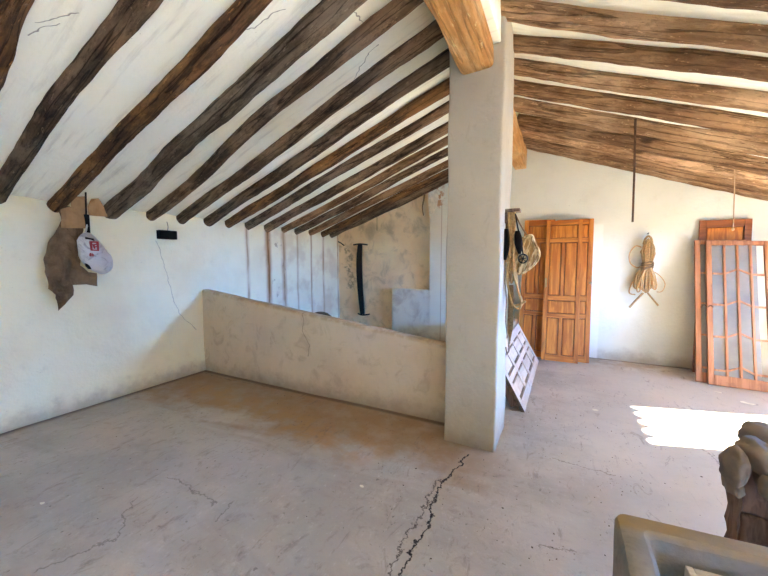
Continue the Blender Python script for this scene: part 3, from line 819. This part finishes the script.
# ------------------------------------------------------------------ white panelled leaf lying on its long edge behind the pillar
def white_leaf():
    Ln, w, th = 1.95, .62, .035
    t = thing('panelled_shutter', 'white painted panelled leaf lying on its long edge behind the pillar', 'door leaf', (-.262, 3.58, 0), (0, 0, 0))
    # local: x -> along room depth, y -> up the leaf, z -> face normal (towards the right)
    top = Vector((-.30, 0, .545)); up = top.normalized(); al = Vector((.012, 1, 0)).normalized(); nrm = al.cross(up)
    nrm = nrm if nrm.x > 0 else -nrm
    mx = Matrix(((al.x, up.x, nrm.x), (al.y, up.y, nrm.y), (al.z, up.z, nrm.z))).to_4x4()
    def put(bm):
        for v in bm.verts: v.co = mx @ v.co
        bmesh.ops.recalc_face_normals(bm, faces=bm.faces[:]); return bm
    s = .09
    for q in (((0, 0, -th), (Ln, s, 0)), ((0, w - s, -th), (Ln, w, 0))):
        bm = bmesh.new(); box(bm, *q, .003); link('stile', put(bm), M['white_panel'], t)
    rails = [(0, .10), (.50, .59), (.98, 1.07), (1.46, 1.55), (1.85, 1.95)]
    for a, b in rails:
        bm = bmesh.new(); box(bm, (a, s + .0006, -th + .001), (b, w - s - .0006, -.001), .003); link('rail', put(bm), M['white_panel'], t)
    for (a0, a1), (b0, b1) in zip(rails, rails[1:]):
        bm = bmesh.new(); box(bm, (a1 + .0006, w / 2 - .03, -th + .001), (b0 - .0006, w / 2 + .03, -.001), .003); link('muntin', put(bm), M['white_panel'], t)
    for (a0, a1), (b0, b1) in zip(rails, rails[1:]):
        for c0, c1 in ((s, w / 2 - .03), (w / 2 + .03, w - s)):
            bm = bmesh.new(); box(bm, (a1 + .0006, c0 + .0006, -th + .006), (b0 - .0006, c1 - .0006, -.018), 0, mi=1)
            box(bm, (a1 + .03, c0 + .03, -.022), (b0 - .03, c1 - .03, -.006), .006)
            link('panel', put(bm), [M['white_panel'], M['panel_groove']], t)
    bm = bmesh.new(); box(bm, (-.004, .0, -th), (-.0005, w, -.0), 0); link('bare_edge', put(bm), M['panel_groove'], t)
    bm = subdiv_box((.02, .075, -th - .075), (.60, .52, -th - .008), .08, .008, .006, 6, 3)
    o = link('old_plank', put(bm), M['old_board'], None, True); o.location = t.location
    tag(o, 'rough brown plank end showing behind the white panelled leaf', 'plank')
white_leaf()
# ------------------------------------------------------------------ things on the left wall
XS = -4.17
def paper_sack():
    t = thing('torn_paper_sack', 'torn brown paper sack hanging from a beam end on the left wall', 'sack', (0, 0, 0))
    z0 = lambda a, b: (30 + a / 4.11, 170 + b / 4.11)
    out = [(122, 152), (160, 148), (222, 172), (226, 250), (208, 330), (206, 392), (240, 420), (270, 424), (272, 478), (228, 470), (182, 473), (184, 515), (150, 545), (112, 578), (104, 548), (95, 525), (100, 512), (80, 500), (66, 488), (66, 440), (58, 420), (62, 360), (70, 320), (82, 285), (108, 245), (132, 208)]
    pts = []
    for a, b in out:
        p = atx(*z0(a, b), XS); pts.append((p.y, p.z))
    pts.reverse()
    bm = sheet(pts, .004, lambda u, v, w: Vector((XS + w * 1.0, u, v)), .025, .07, 2)
    link('sheet', bm, M['paper'], t)
    # folded cardboard head
    out = [(160, 110), (226, 108), (228, 240), (130, 238), (126, 160), (168, 150)]
    pts = [(lambda p: (p.y, p.z))(atx(*z0(a, b), XS + .055)) for a, b in out][::-1]
    link('cardboard_flap', sheet(pts, .006, lambda u, v, w: Vector((XS + .055 + w, u, v)), .04, .03, 7), M['cardboard'], t)
    out = [(238, 150), (252, 118), (282, 116), (300, 150), (316, 192), (284, 190), (244, 186)]
    pts = [(lambda p: (p.y, p.z))(atx(*z0(a, b), XS + .055)) for a, b in out][::-1]
    link('folded_corner', sheet(pts, .006, lambda u, v, w: Vector((XS + .055 + w, u, v)), .03, .05, 12), M['cardboard'], t)
    return t
paper_sack()
t = thing('iron_hook', 'flat dark iron hook strap hanging beside the torn sack', 'hook', (0, 0, 0))
bm = bmesh.new()
p = [atx(30 + a / 4.11, 170 + b / 4.11, XS + .10) for a, b in ((228, 40), (229, 110), (231, 185))]
tube(bm, catmull(p, 5), .008, 8); link('rod', bm, M['iron'], t)
bm = bmesh.new()
p = [atx(30 + a / 4.11, 170 + b / 4.11, XS + .10) for a, b in ((232, 183), (236, 215), (240, 262))]
tube(bm, catmull(p, 5), .02, 8, rad=lambda k: .022 - .006 * k); link('strap', bm, M['leather'], t)
def bag():
    t = thing('plastic_bag', 'white plastic bag with red print hanging on the left wall', 'bag', (0, 0, 0))
    XB = XS + .13
    out = [(190, 290), (205, 268), (226, 257), (256, 264), (290, 300), (318, 335), (338, 365), (340, 400), (322, 420), (298, 428), (270, 420), (245, 408), (218, 385), (204, 362), (196, 325)]
    rim = [atx(30 + a / 4.11, 170 + b / 4.11, XB) for a, b in out]
    rim = catmull(rim + [rim[0]], 4)[:-1]
    cen = sum(rim, Vector()) / len(rim); bm = bmesh.new(); rings = []
    prof = [(.06, .085), (.35, .08), (.65, .062), (.88, .035), (1, 0), (.88, -.035), (.65, -.055), (.3, -.07), (.06, -.072)]
    for k, d in prof:
        rg = []
        for p in rim:
            q = cen + (p - cen) * k; w = .018 * noise.noise(q * 14) + .008 * noise.noise(q * 40)
            rg.append(bm.verts.new(q + Vector((d + w * (1 if k < 1 else .3), 0, 0))))
        rings.append(rg)
    n = len(rim)
    for a, b in zip(rings, rings[1:]):
        for q in range(n): bm.faces.new((a[q], a[(q + 1) % n], b[(q + 1) % n], b[q])).smooth = True
    bm.faces.new(rings[0][::-1]); bm.faces.new(rings[-1])
    bmesh.ops.recalc_face_normals(bm, faces=bm.faces[:])
    body = link('body', bm, M['bag'], t)
    # print: a red square emblem with a pale figure, a line of small red letters under it, black strokes
    def stamp(name, quads, mat, d=.09):
        bm = bmesh.new()
        for q in quads:
            pts = [atx(30 + a / 4.11, 170 + b / 4.11, XB + d) for a, b in q]
            a = [bm.verts.new(p) for p in pts]; b = [bm.verts.new(p + Vector((-.03, 0, 0))) for p in pts]
            bm.faces.new(a); bm.faces.new(b[::-1])
            for i in range(len(q)): bm.faces.new((a[i], b[i], b[(i + 1) % len(q)], a[(i + 1) % len(q)]))
        bmesh.ops.recalc_face_normals(bm, faces=bm.faces[:])
        return link(name, bm, mat, t)
    stamp('red_emblem', [[(250, 292), (282, 294), (283, 300), (250, 298)], [(250, 298), (256, 298), (258, 332), (252, 331)], [(277, 299), (283, 300), (284, 333), (278, 332)],
                         [(252, 326), (284, 328), (284, 333), (252, 331)], [(260, 305), (274, 303), (274, 308), (260, 309)], [(262, 309), (267, 309), (269, 324), (264, 324)], [(268, 314), (275, 313), (275, 317), (268, 318)]], M['red'])
    stamp('red_lettering', [[(248 + i * 8, 341), (253 + i * 8, 341), (254 + i * 8, 355), (249 + i * 8, 355)] for i in range(5)] + [[(248, 346), (284, 347), (284, 349), (248, 348)]], M['red'], .085)
    stamp('black_print', [[(232, 276), (262, 282), (266, 292), (252, 286), (234, 284)]], M['black_print'], .075)
    stamp('black_print', [[(232, 384), (244, 392), (254, 408), (246, 408), (234, 396)]], M['black_print'], .06)
    bm = bmesh.new(); tube(bm, catmull([atx(85.3, 233, XB), atx(87, 226, XB - .02), atx(88, 216, XS + .10)], 5), .008, 6); link('handle', bm, M['bag'], t)
bag()
t = thing('wall_box', 'small black box mounted on the left wall under a beam end', 'box', (XL, 2.565, 1.795))
bm = bmesh.new(); box(bm, (-.004, -.105, -.052), (.07, .105, .052), .008); link('body', bm, M['black'], t)
bm = bmesh.new(); box(bm, (.0702, -.095, -.038), (.075, .05, .038), .002, 1); link('front_panel', bm, M['black_print'], t)
bm = bmesh.new(); tube(bm, catmull([(.012, .02, .05), (.012, .03, .10), (.01, .02, .16)], 4), .004, 6); link('cable', bm, M['rope_g'], t)

# ------------------------------------------------------------------ back-left corner
t = thing('yoke_bar', 'dark upright bar with short crosspieces at both ends hung on the back wall', 'tool', (0, 0, 0))
Y0 = YN - .045
bm = bmesh.new(); p = catmull([at(360, 244.5, Y0), at(359.2, 262, Y0), at(360, 285, Y0), at(362.4, 314, Y0)], 8)
rows = []
for i, q in enumerate(p):
    k = i / (len(p) - 1); w = .045 + .018 * math.sin(math.pi * k) 
    rows.append([bm.verts.new(q + Vector((a * w, b * .016, 0))) for a, b in ((-1, -1), (1, -1), (1, 1), (-1, 1))])
for a, b in zip(rows, rows[1:]):
    for k in range(4): bm.faces.new((a[k], a[(k + 1) % 4], b[(k + 1) % 4], b[k]))
bm.faces.new(rows[0][::-1]); bm.faces.new(rows[-1]); bmesh.ops.recalc_face_normals(bm, faces=bm.faces[:])
link('bar', bm, M['iron'], t)
for pts in ([(353.5, 244.8), (360, 244), (367.5, 244.8)], [(358, 313.5), (362.5, 315), (369.5, 314.2)]):
    bm = bmesh.new(); tube(bm, catmull([at(a, b, Y0) for a, b in pts], 4), .016, 8); link('crosspiece', bm, M['iron'], t)
bm = bmesh.new(); tube(bm, catmull([at(336.8, 241.2, YN + .04), at(340, 242.5, YN - .08), at(344, 245.4, YN - .14)], 4), .013, 8)
tag(link('wall_peg', bm, M['iron'], None), 'short dark peg sticking out of the far left corner', 'peg')
bm = bmesh.new(); tube(bm, [at(377.3, 196, 6.0), at(377, 212, 6.0), at(377, 231, 6.0)], .004, 6)
tag(link('hanging_wire', bm, M['rust'], None), 'thin brown wire hanging from the last left beam before the recess', 'wire')
bm = bmesh.new(); tube(bm, catmull([at(424.8, 190, 6.04), at(424, 199, 6.02), at(422.5, 207, 6.03), at(423.5, 215.5, 6.04)], 5), .014, 6, rad=lambda k: .02 - .010 * k)
tag(link('rope_end', bm, M['rope_d'], None), 'frayed rope end dangling at the top of the recess', 'rope')
pts = [(lambda p: (p.x, p.z))(at(a, b, YB - .012)) for a, b in ((428.6, 192), (436, 187), (438.5, 196), (437, 206), (433.5, 213), (429.5, 216), (428.4, 205))]
bm = sheet(pts, .008, lambda u, v, w: Vector((u, YB - .012 - w, v)), .05, .015, 3)
tag(link('plaster_flake', bm, M['bone'], None), 'peeling white plaster flake at the top of the recess edge', 'plaster')
bm = bmesh.new()
prof = [(.10, 0), (.19, .02), (.25, .14), (.265, .30), (.25, .46), (.20, .58), (.12, .65), (.06, .672), (.0, .675)]
for_ring = []
for r, z in prof[:-1]:
    for_ring.append([bm.verts.new((r * math.cos(a) * (1 + .06 * nz((a, z, 2), 2)), r * math.sin(a), z)) for a in (2 * math.pi * k / 24 for k in range(24))])
for a, b in zip(for_ring, for_ring[1:]):
    for k in range(24): bm.faces.new((a[k], a[(k + 1) % 24], b[(k + 1) % 24], b[k])).smooth = True
bm.faces.new(for_ring[0][::-1]); bm.faces.new(for_ring[-1])
me_j = link('clay_jar', bm, M['jar'], None); me_j.location = (-3.36, 4.38, 0)
tag(me_j, 'dark rounded jar top showing over the parapet', 'jar', 'things behind the parapet')
pj = at(305.5, 313.5, 4.5)
bm = bmesh.new(); blob(bm, (0, 0, .325), (.12, .10, .325), .15, 3, 3, 4); o = link('dark_sack', bm, M['jar'], None); o.location = (pj.x, 4.5, 0)
o.scale = (1, 1, (pj.z + .012) / .65); tag(o, 'tiny dark sack top peeping over the parapet left of the jar', 'sack', 'things behind the parapet')

# ------------------------------------------------------------------ hanging rod and string on the right slope
bm = bmesh.new(); tube(bm, catmull([at(635.5, 119, 4.33), at(635, 140, 4.33), at(634.2, 175, 4.33), at(632.6, 222, 4.33)], 5), .0095, 8)
tag(link('iron_rod', bm, M['rust'], None), 'thin rusty iron rod hanging from a right slope beam', 'rod')
t = thing('hanging_string', 'pale string hanging from a right slope beam above the window sash', 'string', (0, 0, 0))
bm = bmesh.new(); tube(bm, catmull([at(735, 163, 5.2), at(734.5, 190, 5.2), at(733.2, 228, 5.2)], 5), .005, 6); link('cord', bm, M['string'], t)
bm = bmesh.new(); blob(bm, at(733, 229, 5.2), (.014, .014, .02), .1, 3, 2); link('knot', bm, M['string'], t)

# ------------------------------------------------------------------ trough, frame in it, padded bundle behind it
def trough():
    H = .60; x0, x1, y0, y1 = .205, 1.15, .55, 1.435; tw = .085; zb = .24
    bm = bmesh.new()
    def ring(x0, x1, y0, y1, z, r, n=5):
        out = []
        for cx, cy, a0 in ((x1 - r, y1 - r, 0), (x0 + r, y1 - r, 90), (x0 + r, y0 + r, 180), (x1 - r, y0 + r, 270)):
            for k in range(n + 1):
                a = R(a0 + 90 * k / n); out.append(bm.verts.new((cx + r * math.cos(a), cy + r * math.sin(a), z)))
        return out
    rs = [ring(x0 + .01, x1 - .01, y0 + .01, y1 - .01, -.03, .03), ring(x0 + .004, x1, y0, y1, .3, .03), ring(x0, x1, y0, y1, H - .025, .03), ring(x0 + .007, x1 - .007, y0 + .007, y1 - .007, H - .007, .03), ring(x0 + .025, x1 - .025, y0 + .025, y1 - .025, H, .03),
          ring(x0 + tw - .015, x1 - tw + .015, y0 + tw - .015, y1 - tw + .015, H - .002, .03), ring(x0 + tw, x1 - tw, y0 + tw, y1 - tw, H - .018, .03), ring(x0 + tw + .03, x1 - tw - .03, y0 + tw + .03, y1 - tw - .03, zb + .05, .04), ring(x0 + tw + .07, x1 - tw - .07, y0 + tw + .07, y1 - tw - .07, zb, .04)]
    n = len(rs[0])
    for a, b in zip(rs, rs[1:]):
        for k in range(n): bm.faces.new((a[k], a[(k + 1) % n], b[(k + 1) % n], b[k]))
    bm.faces.new(rs[0][::-1]); bm.faces.new(rs[-1])
    bmesh.ops.subdivide_edges(bm, edges=[e for e in bm.edges if e.calc_length() > .12], cuts=6, use_grid_fill=True)
    bmesh.ops.recalc_face_normals(bm, faces=bm.faces[:])
    for v in bm.verts:
        v.co.y += (v.co.x - x0) * .09 * (1 if v.co.y > 1 else 0)
        if v.co.z > -.02:
            v.co += Vector((noise.noise(v.co * 5), noise.noise(v.co * 5 + Vector((9, 0, 0))), noise.noise(v.co * 5 + Vector((0, 9, 0))))) * .006
    return bm
o = link('stone_trough', trough(), M['trough'], None, True)
o.data.set_sharp_from_angle(angle=R(32))
tag(o, 'grey cement trough in the bottom right foreground', 'trough')
t = thing('small_crate', 'small pale wooden crate lying on its side inside the trough', 'crate', (.384, 1.262, .247), (0, 0, R(5)))
w_, h_, d_ = .26, .305, .06
for nm, lo, hi in (('side_board', (0, 0, 0), (.020, d_, h_)), ('side_board', (w_ - .020, 0, 0), (w_, d_, h_)), ('end_board', (.0205, .001, h_ - .020), (w_ - .0205, d_ - .001, h_ - .001)), ('end_board', (.0205, .001, .001), (w_ - .0205, d_ - .001, .020))):
    bm = bmesh.new(); box(bm, lo, hi, .003); link(nm, bm, M['pale_wood'], t)
bm = bmesh.new(); box(bm, (.0205, d_ - .014, .0205), (w_ - .0205, d_ - .004, h_ - .0205)); link('bottom_board', bm, M['old_board'], t)

def bundle():
    Y = 1.78
    t = thing('pack_saddle', 'tan sackcloth pack pad slumped over a rough post behind the trough', 'saddle pad', (0, 0, 0))
    def lobe(name, parts, seed, mat='pad'):
        bm = bmesh.new()
        for (px, py, dy), (a, b, c), ang in parts:
            blob(bm, at(px, py, Y + dy), (a, b, c), .16, 4, 4, seed, Quaternion((0, 1, 0), R(ang))); seed += 3
        for v in bm.verts:
            n = Vector((v.co.x * 22 + seed, v.co.y * 22, v.co.z * 10)); f = abs(noise.noise(n)) ** .7
            v.co += (v.co - at(750, 470, Y)).normalized() * (.018 * f + .005 * noise.noise(v.co * 50))
        link(name, bm, M[mat], t, True)
    lobe('front_padding', [((735.5, 466, -.02), (.034, .07, .072), 6), ((734, 482, .0), (.026, .06, .045), -8)], 3)
    lobe('side_padding', [((731, 474, .06), (.02, .05, .07), 4)], 31)
    lobe('rear_padding', [((763, 459, .02), (.080, .10, .058), 18), ((776, 478, -.01), (.055, .09, .080), 0)], 12)
    lobe('top_padding', [((768, 440, .20), (.085, .11, .052), -6)], 23)
    lobe('side_padding', [((770, 487, -.07), (.034, .04, .045), 0)], 41)
    def pix_board(name, x0, x1, y0, y1, dy, dep, sd, amp=.016):
        a = at(x0, y1, Y + dy); b = at(x1, y0, Y + dy)
        bm = subdiv_box((a.x, Y + dy, -.002 if y1 > 560 else a.z), (b.x, Y + dy + dep, b.z), .03, .012, amp, 13, sd)
        link(name, bm, M['old_board'], t, True)
    pix_board('post', 726, 744, 470, 600, .0, .09, 3, .02)
    pix_board('post', 795, 815, 470, 600, .0, .09, 5, .02)
    pix_board('crosspiece', 739, 798, 476, 512, .06, .04, 8)
    pix_board('crosspiece', 739, 798, 528, 560, .07, .04, 9)
    pix_board('back_board', 732, 798, 470, 600, .16, .03, 14, .008)
bundle()

# ------------------------------------------------------------------ litter on the floor
def scrap(px, py, w, label, seed):
    p = atz(px, py, .0); rnd = random.Random(seed)
    n = 7; pts = [(w * (.6 + .5 * rnd.random()) * math.cos(a), w * (.45 + .4 * rnd.random()) * math.sin(a)) for a in (2 * math.pi * k / n for k in range(n))]
    bm = sheet(pts, .002, lambda u, v, q: Vector((p.x + u, p.y + v, .010 + q)), .02, .012, seed)
    tag(link('paper_scrap', bm, M['bone'], None), label, 'litter', 'pale scraps on the floor')
scrap(718, 393, .045, 'white scrap on the floor in front of the window sash stiles', 1)
scrap(747, 404, .06, 'white scrap on the floor just beyond the sunlit patch', 2)
scrap(595, 411, .04, 'pale scrap on the floor between the door leaves and the sunlit patch', 3)
scrap(362, 488, .018, 'tiny white chip on the floor left of the long crack', 4)
scrap(42, 505, .016, 'tiny white chip on the floor near the left wall', 5)
def dust():
    bm = bmesh.new(); rnd = random.Random(21)
    for k in range(420):
        if rnd.random() < .65: x, y = rnd.gauss(.0, .7), rnd.uniform(1.3, 4.6)
        else: x, y = rnd.uniform(-3.8, 2.3), rnd.uniform(.9, 5.3)
        if x < -4.1 or x > 2.8 or (-.95 < x < -.3 and 2.6 < y) or (x < -.3 and y > 2.9) or (x > .15 and y < 1.95): continue
        s = rnd.uniform(.002, .0065) * (1.6 if rnd.random() < .07 else 1); a = rnd.uniform(0, 6.28); e = rnd.uniform(.2, .8)
        q = [bm.verts.new((x + s * math.cos(a + t) * (1 if i % 2 else e), y + s * math.sin(a + t), .0045 + .004 * noise.noise(Vector((x * .9, y * .9, 0))))) for i, t in enumerate((0, 1.57, 3.14, 4.71))]
        h = bm.verts.new((x, y, (.006 + s * .3)))
        for i in range(4): bm.faces.new((q[i], q[(i + 1) % 4], h))
        bm.faces.new(q[::-1])
    return bm
tag(link('floor_debris', dust(), M['straw'], None), 'dark crumbs and bits of straw scattered over the concrete floor', 'debris', None, 'stuff')

# ------------------------------------------------------------------ light
SUN_DIR = Vector((1, .30, .715)).normalized()
sd = bpy.data.lights.new('sun', 'SUN'); so = bpy.data.objects.new('sun', sd); C.objects.link(so)
sd.energy = 20; sd.angle = R(.6); sd.color = (1, .955, .80)
so.rotation_euler = SUN_DIR.to_track_quat('Z', 'Y').to_euler(); so.location = (12, 4, 9)
w = bpy.data.worlds.new('sky'); SC.world = w; w.use_nodes = True; nt = w.node_tree
bg = nt.nodes['Background']; tc = nt.nodes.new('ShaderNodeTexCoord'); sx = nt.nodes.new('ShaderNodeSeparateXYZ')
nt.links.new(tc.outputs['Generated'], sx.inputs[0])
rp = nt.nodes.new('ShaderNodeValToRGB'); nt.links.new(sx.outputs[2], rp.inputs[0])
cr_ = rp.color_ramp; cr_.elements[0].position = 0.0; cr_.elements[0].color = (.60, 3.35, 10.4, 1)
cr_.elements[1].position = 1.0; cr_.elements[1].color = (.05, .10, .28, 1)
for ps, cl in ((.14, (.52, 2.9, 9.1, 1)), (.26, (.12, .22, .50, 1))):
    e = cr_.elements.new(ps); e.color = cl
nt.links.new(rp.outputs[0], bg.inputs[0]); bg.inputs[1].default_value = 5.2
def portal(name, loc, rot, sx, sy):
    l = bpy.data.lights.new(name, 'AREA'); l.shape = 'RECTANGLE'; l.size = sx; l.size_y = sy
    l.cycles.is_portal = True
    o = bpy.data.objects.new(name, l); C.objects.link(o); o.location = loc; o.rotation_euler = rot
portal('portal_terrace_door', (XR + .15, (DY0 + DY1) / 2, .95), (0, R(90), 0), 1.9, DY1 - DY0)
portal('portal_added_sky_opening', (XR + .15, (GY0 + GY1) / 2, .95), (0, R(90), 0), 1.9, GY1 - GY0)
portal('portal_added_near_opening', (XR + .15, (EY0 + EY1) / 2, .95), (0, R(90), 0), 1.9, EY1 - EY0)
try:
    SC.cycles.max_bounces = 14; SC.cycles.diffuse_bounces = 10; SC.cycles.sample_clamp_indirect = 12.0
    SC.cycles.use_denoising = True
except Exception: pass
SC.view_settings.view_transform = 'Standard'; SC.view_settings.look = 'None'
SC.view_settings.exposure = 2.8; SC.view_settings.gamma = 1.0; SC.view_settings.use_curve_mapping = False
